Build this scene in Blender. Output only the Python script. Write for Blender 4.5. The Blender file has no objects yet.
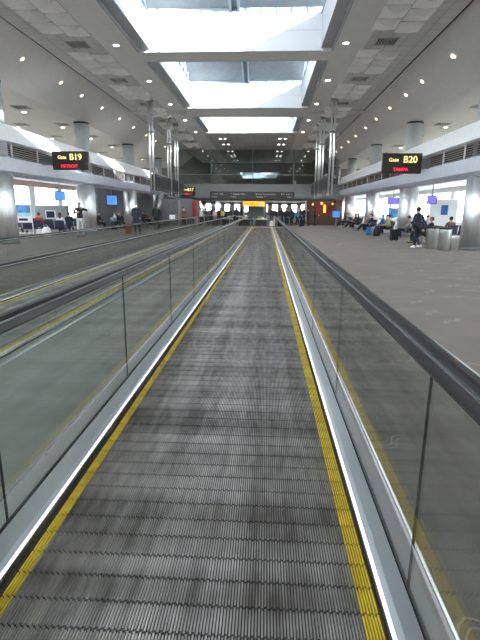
import bpy, bmesh, math, random
from mathutils import Vector, Matrix
random.seed(7)
S = bpy.context.scene
COL = S.collection
PI = math.pi

# ------------------------------------------------------------------ camera
cam = bpy.data.cameras.new('camera')
cam_o = bpy.data.objects.new('camera', cam); COL.objects.link(cam_o)
M = ((0.99847113, -0.02091499, -0.05116599),
     (0.05463813, 0.23326278, 0.97087752),
     (0.00837077, 0.97218879, -0.23404891))
mw = Matrix(((M[0][0], M[0][1], -M[0][2], 0), (M[1][0], M[1][1], -M[1][2], 0), (M[2][0], M[2][1], -M[2][2], 1.6), (0, 0, 0, 1)))
cam_o.matrix_world = mw
cam.sensor_fit = 'VERTICAL'; cam.sensor_height = 36; cam.lens = 462 / 640 * 36
cam.clip_start = 0.05; cam.clip_end = 600
S.camera = cam_o

# ------------------------------------------------------------------ world, sun, exposure
world = bpy.data.worlds.new('sky'); S.world = world; world.use_nodes = True
bg = world.node_tree.nodes['Background']
bg.inputs[0].default_value = (1.0, 0.95, 0.885, 1); bg.inputs[1].default_value = 11.0
sun = bpy.data.lights.new('sun', 'SUN'); sun.energy = 14; sun.angle = 0.01; sun.color = (1, .97, .92)
sun_o = bpy.data.objects.new('sun', sun); COL.objects.link(sun_o)
sun_o.rotation_euler = Vector((-3.2, 6.0, -1.45)).to_track_quat('-Z', 'Y').to_euler()
vs = S.view_settings
vs.view_transform = 'Standard'; vs.look = 'None'; vs.gamma = 1; vs.exposure = 1.42
vs.use_curve_mapping = False

# ------------------------------------------------------------------ materials
MAT = {}
def mat(name, color, rough=.6, metal=0, noise=0, nscale=3, stretch=(1, 1, 1), emit=0, ecol=None, bump=0, spec=.5):
    if name in MAT: return MAT[name]
    m = bpy.data.materials.new(name); m.use_nodes = True; nt = m.node_tree; b = nt.nodes['Principled BSDF']
    b.inputs['Base Color'].default_value = (*color, 1); b.inputs['Roughness'].default_value = rough
    b.inputs['Metallic'].default_value = metal; b.inputs['Specular IOR Level'].default_value = spec
    if emit:
        b.inputs['Emission Color'].default_value = (*(ecol or color), 1); b.inputs['Emission Strength'].default_value = emit
    if noise or bump:
        tc = nt.nodes.new('ShaderNodeTexCoord'); mp = nt.nodes.new('ShaderNodeMapping'); nz = nt.nodes.new('ShaderNodeTexNoise')
        mp.inputs['Scale'].default_value = stretch; nz.inputs['Scale'].default_value = nscale; nz.inputs['Detail'].default_value = 4
        nt.links.new(tc.outputs['Object'], mp.inputs[0]); nt.links.new(mp.outputs[0], nz.inputs[0])
        if noise:
            r = nt.nodes.new('ShaderNodeValToRGB'); r.color_ramp.elements[0].position = .3; r.color_ramp.elements[1].position = .7
            r.color_ramp.elements[0].color = (*[c * (1 - noise) for c in color], 1)
            r.color_ramp.elements[1].color = (*[min(1, c * (1 + noise)) for c in color], 1)
            nt.links.new(nz.outputs[0], r.inputs[0]); nt.links.new(r.outputs[0], b.inputs['Base Color'])
        if bump:
            bp = nt.nodes.new('ShaderNodeBump'); bp.inputs['Strength'].default_value = bump; bp.inputs['Distance'].default_value = .05
            nt.links.new(nz.outputs[0], bp.inputs['Height']); nt.links.new(bp.outputs[0], b.inputs['Normal'])
    MAT[name] = m; return m

def glass_mat(name, tint, rough=0.0, ior=1.5, boost=1.0):
    m = bpy.data.materials.new(name); m.use_nodes = True; nt = m.node_tree; nt.nodes.clear()
    o = nt.nodes.new('ShaderNodeOutputMaterial'); t = nt.nodes.new('ShaderNodeBsdfTransparent'); g = nt.nodes.new('ShaderNodeBsdfGlossy')
    f = nt.nodes.new('ShaderNodeFresnel'); mx = nt.nodes.new('ShaderNodeMixShader'); mu = nt.nodes.new('ShaderNodeMath')
    mu.operation = 'MULTIPLY'; mu.inputs[1].default_value = boost; mu.use_clamp = True
    t.inputs[0].default_value = (*tint, 1); g.inputs['Roughness'].default_value = rough; f.inputs[0].default_value = ior
    ge = nt.nodes.new('ShaderNodeNewGeometry'); mr = nt.nodes.new('ShaderNodeMapRange'); mr.inputs[3].default_value = ior; mr.inputs[4].default_value = 1 / ior
    nt.links.new(ge.outputs['Backfacing'], mr.inputs[0]); nt.links.new(mr.outputs[0], f.inputs[0])
    nt.links.new(f.outputs[0], mu.inputs[0]); nt.links.new(mu.outputs[0], mx.inputs[0])
    nt.links.new(t.outputs[0], mx.inputs[1]); nt.links.new(g.outputs[0], mx.inputs[2]); nt.links.new(mx.outputs[0], o.inputs[0])
    MAT[name] = m; return m

def tile_mat(name, color, tile, gap=.012, dark=.55):
    m = bpy.data.materials.new(name); m.use_nodes = True; nt = m.node_tree; b = nt.nodes['Principled BSDF']; L = nt.links.new
    tc = nt.nodes.new('ShaderNodeTexCoord'); br = nt.nodes.new('ShaderNodeTexBrick')
    br.offset = 0; br.inputs['Scale'].default_value = 1; br.inputs['Mortar Size'].default_value = gap
    br.inputs['Brick Width'].default_value = tile; br.inputs['Row Height'].default_value = tile; br.inputs['Mortar Smooth'].default_value = .1
    br.inputs['Color1'].default_value = (*color, 1); br.inputs['Color2'].default_value = (*[c * .93 for c in color], 1)
    br.inputs['Mortar'].default_value = (*[c * dark for c in color], 1)
    L(tc.outputs['Object'], br.inputs[0]); L(br.outputs[0], b.inputs['Base Color']); b.inputs['Roughness'].default_value = .85
    MAT[name] = m; return m

def carpet_mat():
    m = bpy.data.materials.new('patterned_carpet'); m.use_nodes = True; nt = m.node_tree; b = nt.nodes['Principled BSDF']; L = nt.links.new
    N = nt.nodes.new
    def math_(op, a, bb=None):
        n = N('ShaderNodeMath'); n.operation = op
        for i, v in enumerate((a, bb)):
            if v is None: continue
            if isinstance(v, (int, float)): n.inputs[i].default_value = v
            else: L(v, n.inputs[i])
        return n.outputs[0]
    tc = N('ShaderNodeTexCoord'); mp = N('ShaderNodeMapping'); mp.inputs['Scale'].default_value = (1.5, 1.5, 0)
    L(tc.outputs['Object'], mp.inputs[0])
    vo = N('ShaderNodeTexVoronoi'); vo.voronoi_dimensions = '2D'; vo.inputs['Scale'].default_value = 1.0; vo.inputs['Randomness'].default_value = .7
    L(mp.outputs[0], vo.inputs[0])
    sub = N('ShaderNodeVectorMath'); sub.operation = 'SUBTRACT'; L(mp.outputs[0], sub.inputs[0]); L(vo.outputs['Position'], sub.inputs[1])
    sc = N('ShaderNodeSeparateColor'); L(vo.outputs['Color'], sc.inputs[0])
    ang = math_('MULTIPLY_ADD', sc.outputs[0], 1.4); 
    rot = N('ShaderNodeVectorRotate'); rot.rotation_type = 'Z_AXIS'; L(sub.outputs[0], rot.inputs['Vector']); L(ang, rot.inputs['Angle'])
    sp = N('ShaderNodeSeparateXYZ'); L(rot.outputs[0], sp.inputs[0])
    wv = math_('MULTIPLY', math_('SINE', math_('MULTIPLY', sp.outputs[1], 16)), .06)
    d = math_('ABSOLUTE', math_('SUBTRACT', sp.outputs[0], wv))
    line = math_('LESS_THAN', d, .012)
    d2 = math_('ABSOLUTE', math_('SUBTRACT', math_('SUBTRACT', sp.outputs[0], .07), wv))
    line = math_('MAXIMUM', line, math_('LESS_THAN', d2, .008))
    lim = math_('LESS_THAN', math_('ABSOLUTE', sp.outputs[1]), .38)
    pick = math_('GREATER_THAN', sc.outputs[1], .45)
    line = math_('MULTIPLY', math_('MULTIPLY', line, lim), pick)
    nz = N('ShaderNodeTexNoise'); nz.inputs['Scale'].default_value = 260; nz.inputs['Detail'].default_value = 2
    nz2 = N('ShaderNodeTexNoise'); nz2.inputs['Scale'].default_value = 1.2
    L(tc.outputs['Object'], nz.inputs[0]); L(tc.outputs['Object'], nz2.inputs[0])
    f = math_('ADD', math_('MULTIPLY', nz.outputs[0], .75), math_('MULTIPLY', nz2.outputs[0], .25))
    r = N('ShaderNodeValToRGB'); r.color_ramp.elements[0].position = .3; r.color_ramp.elements[1].position = .7
    r.color_ramp.elements[0].color = (.16, .138, .126, 1); r.color_ramp.elements[1].color = (.32, .275, .25, 1)
    L(f, r.inputs[0])
    mx = N('ShaderNodeMix'); mx.data_type = 'RGBA'; L(math_('MULTIPLY', line, .6), mx.inputs[0]); L(r.outputs[0], mx.inputs[6]); mx.inputs[7].default_value = (.62, .56, .50, 1)
    L(mx.outputs[2], b.inputs['Base Color']); b.inputs['Roughness'].default_value = .95
    bp = N('ShaderNodeBump'); bp.inputs['Strength'].default_value = .3; bp.inputs['Distance'].default_value = .01
    L(nz.outputs[0], bp.inputs['Height']); L(bp.outputs[0], b.inputs['Normal'])
    MAT['carpet'] = m; return m

def belt_mat():
    m = bpy.data.materials.new('worn_sheen_tread'); m.use_nodes = True; nt = m.node_tree; b = nt.nodes['Principled BSDF']; L = nt.links.new; N = nt.nodes.new
    tc = N('ShaderNodeTexCoord')
    def nz(sc, scale, det=5):
        mp = N('ShaderNodeMapping'); mp.inputs['Scale'].default_value = sc; n = N('ShaderNodeTexNoise'); n.inputs['Scale'].default_value = scale; n.inputs['Detail'].default_value = det
        L(tc.outputs['Object'], mp.inputs[0]); L(mp.outputs[0], n.inputs[0]); return n.outputs[0]
    a = nz((3.2, .12, 1), 1.6); c = nz((.25, 2.6, 1), 1.0, 3); d = nz((9, 2.2, 1), 2.2)  # wear, plus skylight reflection streaks and bands painted into the tread colour
    def madd(x, k, y=None):
        n = N('ShaderNodeMath'); n.operation = 'MULTIPLY_ADD'; L(x, n.inputs[0]); n.inputs[1].default_value = k
        if y is None: n.inputs[2].default_value = 0
        else: L(y, n.inputs[2])
        return n.outputs[0]
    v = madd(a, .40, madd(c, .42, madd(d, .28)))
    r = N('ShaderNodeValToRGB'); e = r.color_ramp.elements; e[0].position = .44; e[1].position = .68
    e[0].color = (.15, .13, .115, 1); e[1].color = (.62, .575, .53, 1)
    L(v, r.inputs[0]); L(r.outputs[0], b.inputs['Base Color']); b.inputs['Metallic'].default_value = .55
    rr = N('ShaderNodeMapRange'); rr.inputs[1].default_value = .4; rr.inputs[2].default_value = .7; rr.inputs[3].default_value = .48; rr.inputs[4].default_value = .3
    L(v, rr.inputs[0]); L(rr.outputs[0], b.inputs['Roughness'])
    MAT['belt'] = m; return m

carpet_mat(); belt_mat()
mat('deck_grey', (.34, .34, .32), .45, noise=.08)
mat('groove', (.035, .033, .03), .7)
mat('yellow', (.88, .62, .03), .5, noise=.2, nscale=8)
mat('steel', (.54, .54, .53), .36, 1, noise=.12, nscale=1.2, stretch=(1, .2, 1))
mat('brushed', (.84, .85, .86), .45, 1, noise=.15, nscale=1.5, stretch=(3, 3, .4))
mat('joint', (.03, .03, .03), .6)
mat('rubber', (.016, .016, .017), .33, spec=.35)
mat('skirt', (.09, .08, .06), .5)
mat('led', (1, 1, 1), .5, emit=.55, ecol=(.90, .80, 1.0))
glass_mat('balustrade_glass', (.86, .89, .87), 0.0, 1.5)
glass_mat('roof_glass', (.9, .93, .96), 0.0, 1.45)
glass_mat('cheek_glass', (.62, .68, .74), 0.0, 1.45)
glass_mat('window_glass', (.62, .68, .72), 0.0, 1.45)
glass_mat('tinted_glass', (.80, .82, .82), 0.0, 1.5)
mat('ceiling_paint', (.72, .71, .69), .8, noise=.03)
tile_mat('ceiling_tile', (.58, .57, .55), .6)
mat('wave_white', (.88, .87, .85), .6)
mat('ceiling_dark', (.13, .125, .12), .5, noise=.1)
mat('plaster', (.62, .60, .58), .8, noise=.03)
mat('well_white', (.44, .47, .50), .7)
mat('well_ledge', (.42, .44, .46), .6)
mat('lantern_roof', (.24, .265, .29), .7, noise=.08)
mat('mullion', (.30, .33, .36), .5)
mat('shadow_gap', (.05, .05, .05), .7)
mat('fascia', (.60, .62, .70), .45, noise=.04)
mat('fascia_top', (.78, .79, .82), .5, noise=.03)
mat('louvre', (.52, .47, .42), .5, .3)
mat('louvre_back', (.07, .065, .06), .8)
mat('column_paint', (.40, .43, .45), .55, noise=.06, nscale=2)
mat('black', (.012, .012, .012), .45)
mat('sign_case', (.03, .025, .022), .35)
mat('sign_yellow', (1, .85, .25), .5, emit=.4, ecol=(1, .85, .35))
mat('led_red', (.9, .02, .05), .5, emit=.5, ecol=(1, .02, .07))
mat('amber', (1, .40, .02), .5, emit=.30, ecol=(1, .36, .01))
mat('white_text', (.75, .75, .75), .6)
mat('dark_board', (.05, .05, .052), .4)
mat('bridge_grey', (.27, .29, .30), .5, noise=.06)
mat('vent_dark', (.10, .10, .10), .6)
mat('vent_frame', (.40, .40, .38), .6)
mat('lamp', (1, .96, .9), .5, emit=8, ecol=(1, .95, .88))
mat('lamp_warm', (1, .8, .55), .5, emit=3, ecol=(1, .78, .5))
mat('lamp_ring', (.7, .7, .7), .4)
mat('chrome', (.86, .87, .88), .3, 1)
mat('salmon', (.62, .42, .34), .7)
mat('wall_white', (.80, .81, .82), .7)
mat('wall_dark', (.17, .18, .19), .7, noise=.1)
mat('tarmac', (.45, .46, .46), .9)
mat('navy', (.025, .035, .07), .55)
mat('grey_metal', (.35, .36, .37), .35, .9)
mat('bin_steel', (.60, .61, .60), .33, .9, bump=.4, nscale=6)
mat('wood_dark', (.10, .05, .03), .5)
mat('shop_red', (.26, .012, .018), .5)
mat('orange_glow', (1, .35, .05), .5, emit=1.3, ecol=(1, .30, .04))
mat('screen_purple', (.2, .15, .7), .3, emit=.25, ecol=(.22, .18, .75))
mat('screen_blue', (.1, .3, .8), .3, emit=.2, ecol=(.08, .30, .80))
mat('poster_blue', (.10, .28, .60), .5, noise=.5, nscale=3)
mat('poster_sky', (.35, .62, .80), .5, noise=.2, nscale=3)
mat('paper', (.82, .82, .82), .7)
mat('troffer', (1, 1, 1), .5, emit=2.5, ecol=(1, .98, .95))
for n, c in dict(skin_light=(.55, .33, .24), skin_dark=(.16, .08, .05), cloth_black=(.012, .013, .016), cloth_navy=(.012, .018, .038),
                 cloth_grey=(.22, .23, .25), cloth_light=(.60, .60, .60), cloth_white=(.78, .78, .78), cloth_red=(.55, .02, .04),
                 cloth_blue=(.03, .16, .45), cloth_brown=(.17, .08, .05), cloth_yellow=(.48, .45, .18), cloth_tan=(.45, .33, .22), cloth_pink=(.60, .38, .42),
                 hair_dark=(.02, .015, .012), hair_grey=(.35, .34, .33), hair_brown=(.10, .05, .03), mask_white=(.75, .82, .85), cap_orange=(.35, .10, .03)).items():
    mat(n, c, .75)

# ------------------------------------------------------------------ mesh helpers
class MB:
    def __init__(s): s.v = []; s.f = []; s.m = []; s.sm = []
    def quad(s, pts, mi=0, smooth=False):
        b = len(s.v); s.v += [tuple(p) for p in pts]; s.f.append(tuple(range(b, b + len(pts)))); s.m.append(mi); s.sm.append(smooth); return s
    def box(s, x0, x1, y0, y1, z0, z1, mi=0):
        b = len(s.v)
        s.v += [(x, y, z) for z in (z0, z1) for y in (y0, y1) for x in (x0, x1)]
        for f in ((0, 2, 3, 1), (4, 5, 7, 6), (0, 1, 5, 4), (2, 6, 7, 3), (0, 4, 6, 2), (1, 3, 7, 5)):
            s.f.append(tuple(b + i for i in f)); s.m.append(mi); s.sm.append(False)
        return s
    def rings(s, rings, mi=0, cap=True, closed=True, smooth=True):
        n = len(rings[0]); b = len(s.v)
        for r in rings: s.v += [tuple(p) for p in r]
        for i in range(len(rings) - 1):
            for j in range(n if closed else n - 1):
                k = (j + 1) % n
                s.f.append((b + i * n + j, b + i * n + k, b + (i + 1) * n + k, b + (i + 1) * n + j)); s.m.append(mi); s.sm.append(smooth)
        if cap:
            s.f.append(tuple(b + j for j in reversed(range(n)))); s.m.append(mi); s.sm.append(False)
            s.f.append(tuple(b + (len(rings) - 1) * n + j for j in range(n))); s.m.append(mi); s.sm.append(False)
        return s
    def lathe(s, prof, c=(0, 0, 0), n=20, mi=0, cap=True, smooth=True):
        return s.rings([[(c[0] + r * math.cos(2 * PI * j / n), c[1] + r * math.sin(2 * PI * j / n), c[2] + z) for j in range(n)] for r, z in prof], mi, cap, smooth=smooth)
    def tube(s, pts, r, n=8, mi=0):
        pts = [Vector(p) for p in pts]; R = []
        up = Vector((0, 0, 1))
        for i, p in enumerate(pts):
            d = (pts[min(i + 1, len(pts) - 1)] - pts[max(i - 1, 0)]).normalized()
            a = d.cross(up if abs(d.z) < .9 else Vector((1, 0, 0))).normalized(); b = d.cross(a).normalized()
            R.append([p + a * r * math.cos(2 * PI * j / n) + b * r * math.sin(2 * PI * j / n) for j in range(n)])
        return s.rings(R, mi)
    def sweep(s, prof, path, mi=0):
        # prof: (x offset, normal offset) ; path: list of (y,z) in the YZ plane
        R = []
        for i, (y, z) in enumerate(path):
            y0, z0 = path[max(i - 1, 0)]; y1, z1 = path[min(i + 1, len(path) - 1)]
            d = Vector((y1 - y0, z1 - z0)).normalized(); nx, nz = -d.y, d.x
            R.append([(px, y + nx * pn, z + nz * pn) for px, pn in prof])
        return s.rings(R, mi, smooth=False)
    def mesh(s, name, mats):
        me = bpy.data.meshes.new(name); me.from_pydata(s.v, [], s.f)
        for m in (mats if isinstance(mats, (list, tuple)) else [mats]): me.materials.append(MAT[m] if isinstance(m, str) else m)
        me.polygons.foreach_set('material_index', s.m); me.polygons.foreach_set('use_smooth', s.sm); me.update(); return me
    def build(s, name, mats, parent=None, loc=(0, 0, 0), bevel=0):
        o = bpy.data.objects.new(name, s.mesh(name, mats)); COL.objects.link(o); o.location = loc
        if parent: o.parent = parent
        if bevel:
            b = o.modifiers.new('bevel', 'BEVEL'); b.width = bevel; b.segments = 2; b.limit_method = 'ANGLE'
        return o

def tag(o, label=None, cat=None, group=None, kind=None):
    if label: o['label'] = label
    if cat: o['category'] = cat
    if group: o['group'] = group
    if kind: o['kind'] = kind
    return o
def thing(name, label, cat, loc=(0, 0, 0), rz=0, group=None):
    o = bpy.data.objects.new(name, None); COL.objects.link(o); o.empty_display_size = .2
    o.location = loc; o.rotation_euler = (0, 0, rz); return tag(o, label, cat, group)
def structure(o, label, cat='structure'): return tag(o, label, cat, kind='structure')
def dup(root, loc=None, rz=None, label=None, group=None):
    r = root.copy(); COL.objects.link(r)
    if loc is not None: r.location = loc
    if rz is not None: r.rotation_euler = (0, 0, rz)
    if label: r['label'] = label
    if group: r['group'] = group
    for ch in list(root.children):
        c = ch.copy(); COL.objects.link(c); c.parent = r
        for g in list(ch.children):
            d = g.copy(); COL.objects.link(d); d.parent = c
    return r
def text_part(name, body, size, m, parent, loc, rot=(PI / 2, 0, 0), align='CENTER', ext=.004, offset=0, label=None):
    cu = bpy.data.curves.new(name, 'FONT'); cu.body = body; cu.size = size; cu.align_x = align; cu.align_y = 'CENTER'; cu.extrude = ext; cu.offset = offset
    t = bpy.data.objects.new(name, cu); COL.objects.link(t)
    bpy.context.view_layer.update()
    me = bpy.data.meshes.new_from_object(t.evaluated_get(bpy.context.evaluated_depsgraph_get()))
    bpy.data.objects.remove(t); me.materials.clear(); me.materials.append(MAT[m])
    o = bpy.data.objects.new(name, me); COL.objects.link(o); o.location = loc; o.rotation_euler = rot; o.parent = parent
    if label: o['label'] = label
    return o

# ------------------------------------------------------------------ dimensions of the hall (camera at x=0,y=0)
CX = -1.5; ZC = 8.2; ZS = 6.8
FL, FR = -11.2, 8.2            # fascia faces
WL, WR = -22.0, 19.0           # outer walls
YB, YE = -16.0, 125.0
SKY = [(-9.5, .2), (1.5, 10.9), (12.3, 22.1), (23.4, 33.6), (36.7, 44.1), (89, 106)]
SX0, SX1 = -5.75, 2.7          # skylight opening at ceiling level

# floor and outside ground
structure(MB().box(WL - .3, WR + .3, YB, YE, -.3, -.02).build('floor', 'carpet'), 'brown grey patterned carpet floor of the concourse', 'floor')
structure(MB().box(-300, 300, -300, 300, -3.3, -3.2).build('ground', 'tarmac'), 'pale apron ground seen outside the windows', 'ground')

# centre ceiling with the skylight openings
c = MB()
def slab(x0, x1, y0, y1, z0=ZC, z1=ZC + .25, mi=0): c.box(x0, x1, y0, y1, z0, z1, mi)
xl, xr = -9.6, 6.5
tL, tR = -7.0, 3.95
for y0, y1 in [(YB, 72.0)]:
    slab(xl, tL, y0, y1, mi=1); slab(tR, xr, y0, y1, mi=1)
    slab(tL, SX0, y0, y1, mi=0); slab(SX1, tR, y0, y1, mi=0)
ys = [YB] + [v for s_ in SKY[:5] for v in s_] + [72.0]
for i in range(0, len(ys), 2):
    slab(SX0, SX1, ys[i], ys[i + 1], mi=1 if ys[i] > 40 else 0)
structure(c.build('ceiling', ['ceiling_paint', 'ceiling_tile']), 'pale grey tiled centre ceiling around the skylights', 'ceiling')
c = MB()
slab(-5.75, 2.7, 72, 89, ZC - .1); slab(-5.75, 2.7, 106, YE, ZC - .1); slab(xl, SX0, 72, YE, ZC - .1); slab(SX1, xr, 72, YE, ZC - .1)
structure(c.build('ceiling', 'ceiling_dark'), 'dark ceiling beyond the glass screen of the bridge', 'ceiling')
c = MB()
# sloping and flat outer ceilings both sides
for (xa, xb, xo) in ((xl, -11.7, WL), (xr, 8.7, WR)):
    s_ = 1 if xb > 0 else -1
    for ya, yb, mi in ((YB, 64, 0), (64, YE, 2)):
        c.quad([(xa + .12 * s_, ya, ZC + .05), (xa + .12 * s_, yb, ZC + .05), (xb, yb, ZS), (xb, ya, ZS)], mi)
        c.quad([(xb, ya, ZS), (xb, yb, ZS), (xo, yb, ZS), (xo, ya, ZS)], mi)
    c.quad([(xa - .02 * s_, YB, ZC + .26), (xa - .02 * s_, YE, ZC + .26), (xa + .14 * s_, YE, ZC + .26), (xa + .14 * s_, YB, ZC + .26)], 1)
    c.quad([(xa + .12 * s_, YB, ZC + .05), (xa + .12 * s_, YE, ZC + .05), (xa + .14 * s_, YE, ZC + .30), (xa + .14 * s_, YB, ZC + .30)], 1)
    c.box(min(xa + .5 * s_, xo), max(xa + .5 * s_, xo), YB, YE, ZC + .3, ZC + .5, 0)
structure(c.build('ceiling', ['plaster', 'shadow_gap', 'ceiling_dark']), 'smooth plaster outer ceiling sloping down to the columns', 'ceiling')
# cross reveal beams
for yb in (34.3, ):
    for x0, x1, nm in ((xl, SX0 - .01, 'left'), (SX1 + .01, xr, 'right')):
        structure(MB().box(x0, x1, yb, yb + 1.0, ZC - .08, ZC - .002).build('trim_1', 'plaster', bevel=.02), 'flat cross band in the ceiling on the %s of the skylight' % nm, 'trim')

# skylights
def skylight(i, y0, y1):
    lab = {0: 'skylight behind the camera, bright roof glazing', 1: 'bright skylight directly overhead', 2: 'nearest skylight in view, white well with glazed top', 3: 'second skylight in view, white well past the first grey cross beam',
           4: 'third smaller skylight in view before the bridge', 5: 'far skylight seen through the glass screen above the bridge'}[i]
    t = thing('skylight', lab, 'skylight', (CX, (y0 + y1) / 2, ZC)); hx = (SX1 - SX0) / 2; hy = (y1 - y0) / 2; zt = 1.42
    w = MB()
    # ledge inside the opening then the well walls
    ix, iy = hx - .52, hy - .06
    w.box(-hx, -ix, -hy, hy, .12, .3, 1); w.box(ix, hx, -hy, hy, .12, .3, 1)
    w.box(-hx, -hx + .06, -hy, hy, .0, .12, 0); w.box(hx - .06, hx, -hy, hy, .0, .12, 0)
    for a, b in ((-hx, -ix), (ix, hx)): w.box(a, b, -hy, hy, .3, zt, 0)
    w.box(-ix, ix, -hy, -iy, 0, zt, 0); w.box(-ix, ix, iy, hy, 0, zt, 0)
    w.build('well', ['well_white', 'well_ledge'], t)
    g = MB()
    g.box(-ix, ix, iy - .012, iy - .002, .78, .80)
    g.build('trim_line', 'mullion', t)
    # raised lantern: tall glazing on the near side, roof sloping down to the far side, glazed cheeks
    hn, hf = 2.9, .25
    def rz_(y): return zt + hn + (hf - hn) * (y + iy) / (2 * iy)
    r = MB()
    r.rings([[(-hx, y, z) for y, z in ((-iy, zt + hn), (iy, zt + hf), (iy + .05, zt + hf + .2), (-iy - .3, zt + hn + .2))],
             [(hx, y, z) for y, z in ((-iy, zt + hn), (iy, zt + hf), (iy + .05, zt + hf + .2), (-iy - .3, zt + hn + .2))]], smooth=False)
    r.box(-ix, ix, iy, hy, zt, zt + hf)
    r.build('lantern_roof', 'lantern_roof', t)
    f = MB()
    for x in (-.17, .17): f.quad([(x - .05, -iy, zt + hn), (x + .05, -iy, zt + hn), (x + .05, iy, zt + hf), (x - .05, iy, zt + hf)]); f.rings([[(x - .05, -iy, zt + hn), (x + .05, -iy, zt + hn), (x + .05, -iy, zt + hn - .16), (x - .05, -iy, zt + hn - .16)], [(x - .05, iy, zt + hf), (x + .05, iy, zt + hf), (x + .05, iy, zt + hf - .16), (x - .05, iy, zt + hf - .16)]], smooth=False)
    n = max(2, round((y1 - y0) / 2.4))
    for k in range(1, n):
        y = -iy + 2 * iy * k / n; f.box(-ix, ix, y - .03, y + .03, rz_(y) - .08, rz_(y) + .02)
    for k in range(5):
        x = -ix + 2 * ix * k / 4; f.box(x - .04, x + .04, -iy - .04, -iy + .04, zt, zt + hn)
    f.box(-ix, ix, -iy - .04, -iy + .04, zt, zt + .08)
    for sx in (-1, 1):
        x = sx * ix; m = max(4, int((y1 - y0) / 1.1)); pr = None
        for k in range(m + 1):
            y = -iy + 2 * iy * k / m; f.tube([(x, y, zt), (x, y, rz_(y))], .03, 6)
            if pr is not None: f.tube([(x, pr, zt + (.05 if k % 2 else rz_(pr) - zt)), (x, y, rz_(y) if k % 2 else zt + .05)], .022, 6)
            pr = y
        f.tube([(x, -iy, zt + .04), (x, iy, zt + .04)], .045, 6)
    f.build('glazing_frame', 'mullion', t)
    g = MB(); g.box(-ix, ix, -iy - .008, -iy + .008, zt + .08, zt + hn)
    g.build('lantern_glass', 'roof_glass', t); 
    for sx in (-1, 1):
        g = MB(); x = sx * ix; g.rings([[(x - .006, y, z) for y, z in ((-iy, zt), (iy, zt), (iy, zt + hf), (-iy, zt + hn))], [(x + .006, y, z) for y, z in ((-iy, zt), (iy, zt), (iy, zt + hf), (-iy, zt + hn))]], smooth=False)
        g.build('side_glass', 'cheek_glass', t)
for i, (a, b) in enumerate(SKY): skylight(i, a, b)

# fascias with louvre band on both sides
def fascia(side):
    s = 1 if side == 'right' else -1; X = FR if s > 0 else FL
    y0, y1 = YB, 53.9
    def bx(mb, a, b, za, zb, mi=0, ya=y0, yb=y1): mb.box(min(X + s * a, X + s * b), max(X + s * a, X + s * b), ya, yb, za, zb, mi)
    t = thing('fascia', 'lavender grey fascia with louvred grille band on the %s side of the hall' % side, 'fascia', (0, 0, 0)); t['kind'] = 'structure'
    m = MB()
    P = [(X + s * .45, 2.95), (X, 3.12), (X + s * -.06, 3.66), (X + s * .12, 3.72), (X + s * .7, 3.72), (X + s * .7, 2.95)]
    m.rings([[(x, y0, z) for x, z in P], [(x, y1, z) for x, z in P]], smooth=False); m.build('lower_band', 'fascia', t)
    m = MB()
    P = [(X + s * .12, 4.32), (X - s * .04, 4.36), (X + s * .02, 4.98), (X + s * .12, 5.07), (X + s * .7, 5.07), (X + s * .7, 4.32)]
    m.rings([[(x, y0, z) for x, z in P], [(x, y1, z) for x, z in P]], smooth=False); m.build('upper_band', 'fascia_top', t)
    m = MB(); bx(m, .35, .7, 3.72, 4.32); m.build('louvre_backing', 'louvre_back', t)
    m = MB()
    for k in range(6):
        z = 3.76 + k * .095
        P = [(X + s * .13, z), (X + s * .15, z - .012), (X + s * .30, z + .05), (X + s * .28, z + .062)]
        m.rings([[(x, y0, zz) for x, zz in P], [(x, y1, zz) for x, zz in P]], smooth=False)
    m.build('louvre', 'louvre', t)
    y = y0 + 1.1
    proto = None
    while y < y1:
        if proto is None:
            m = MB(); bx(m, .10, .16, 3.72, 4.32, 0, -.03, .03); proto = m.build('divider', 'fascia', t, (0, y, 0))
        else:
            d = proto.copy(); COL.objects.link(d); d.location = (0, y, 0)
        y += 2.4
fascia('left'); fascia('right')

# columns every 10.2 m
COLY = [-.2, 10.3, 20.6, 30.6, 40.7, 51.6, 62.2]
order = ['', '', 'nearest', 'second', 'third', 'fourth', 'fifth']
cp = None
for s, X in ((-1, -11.75), (1, 8.95)):
    side = 'left' if s < 0 else 'right'
    for k, y in enumerate(COLY):
        lab = ('%s steel clad round column in view on the %s side, rising behind the fascia' % (order[k], side)) if order[k] else 'round column beside the camera on the %s side' % side
        if k == 0: lab = 'round column behind the camera on the %s side' % side
        if cp is None:
            cp = thing('column', lab, 'column', (X, y, -.02), 0, 'round columns along the hall')
            MB().lathe([(.46, 3.8), (.46, 6.72)], n=32).build('shaft', 'column_paint', cp)
            MB().lathe([(.47, 6.72), (.47, 6.815)], n=32).build('top_ring', 'black', cp)
            MB().lathe([(.57, .12), (.57, 2.97), (.50, 2.97), (.50, 3.8)], n=40).build('steel_cladding', 'brushed', cp)
            MB().lathe([(.60, 0.0), (.60, .12)], n=40).build('base_ring', 'grey_metal', cp)
        else: dup(cp, (X, y, -.02), 0, lab)

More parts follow.
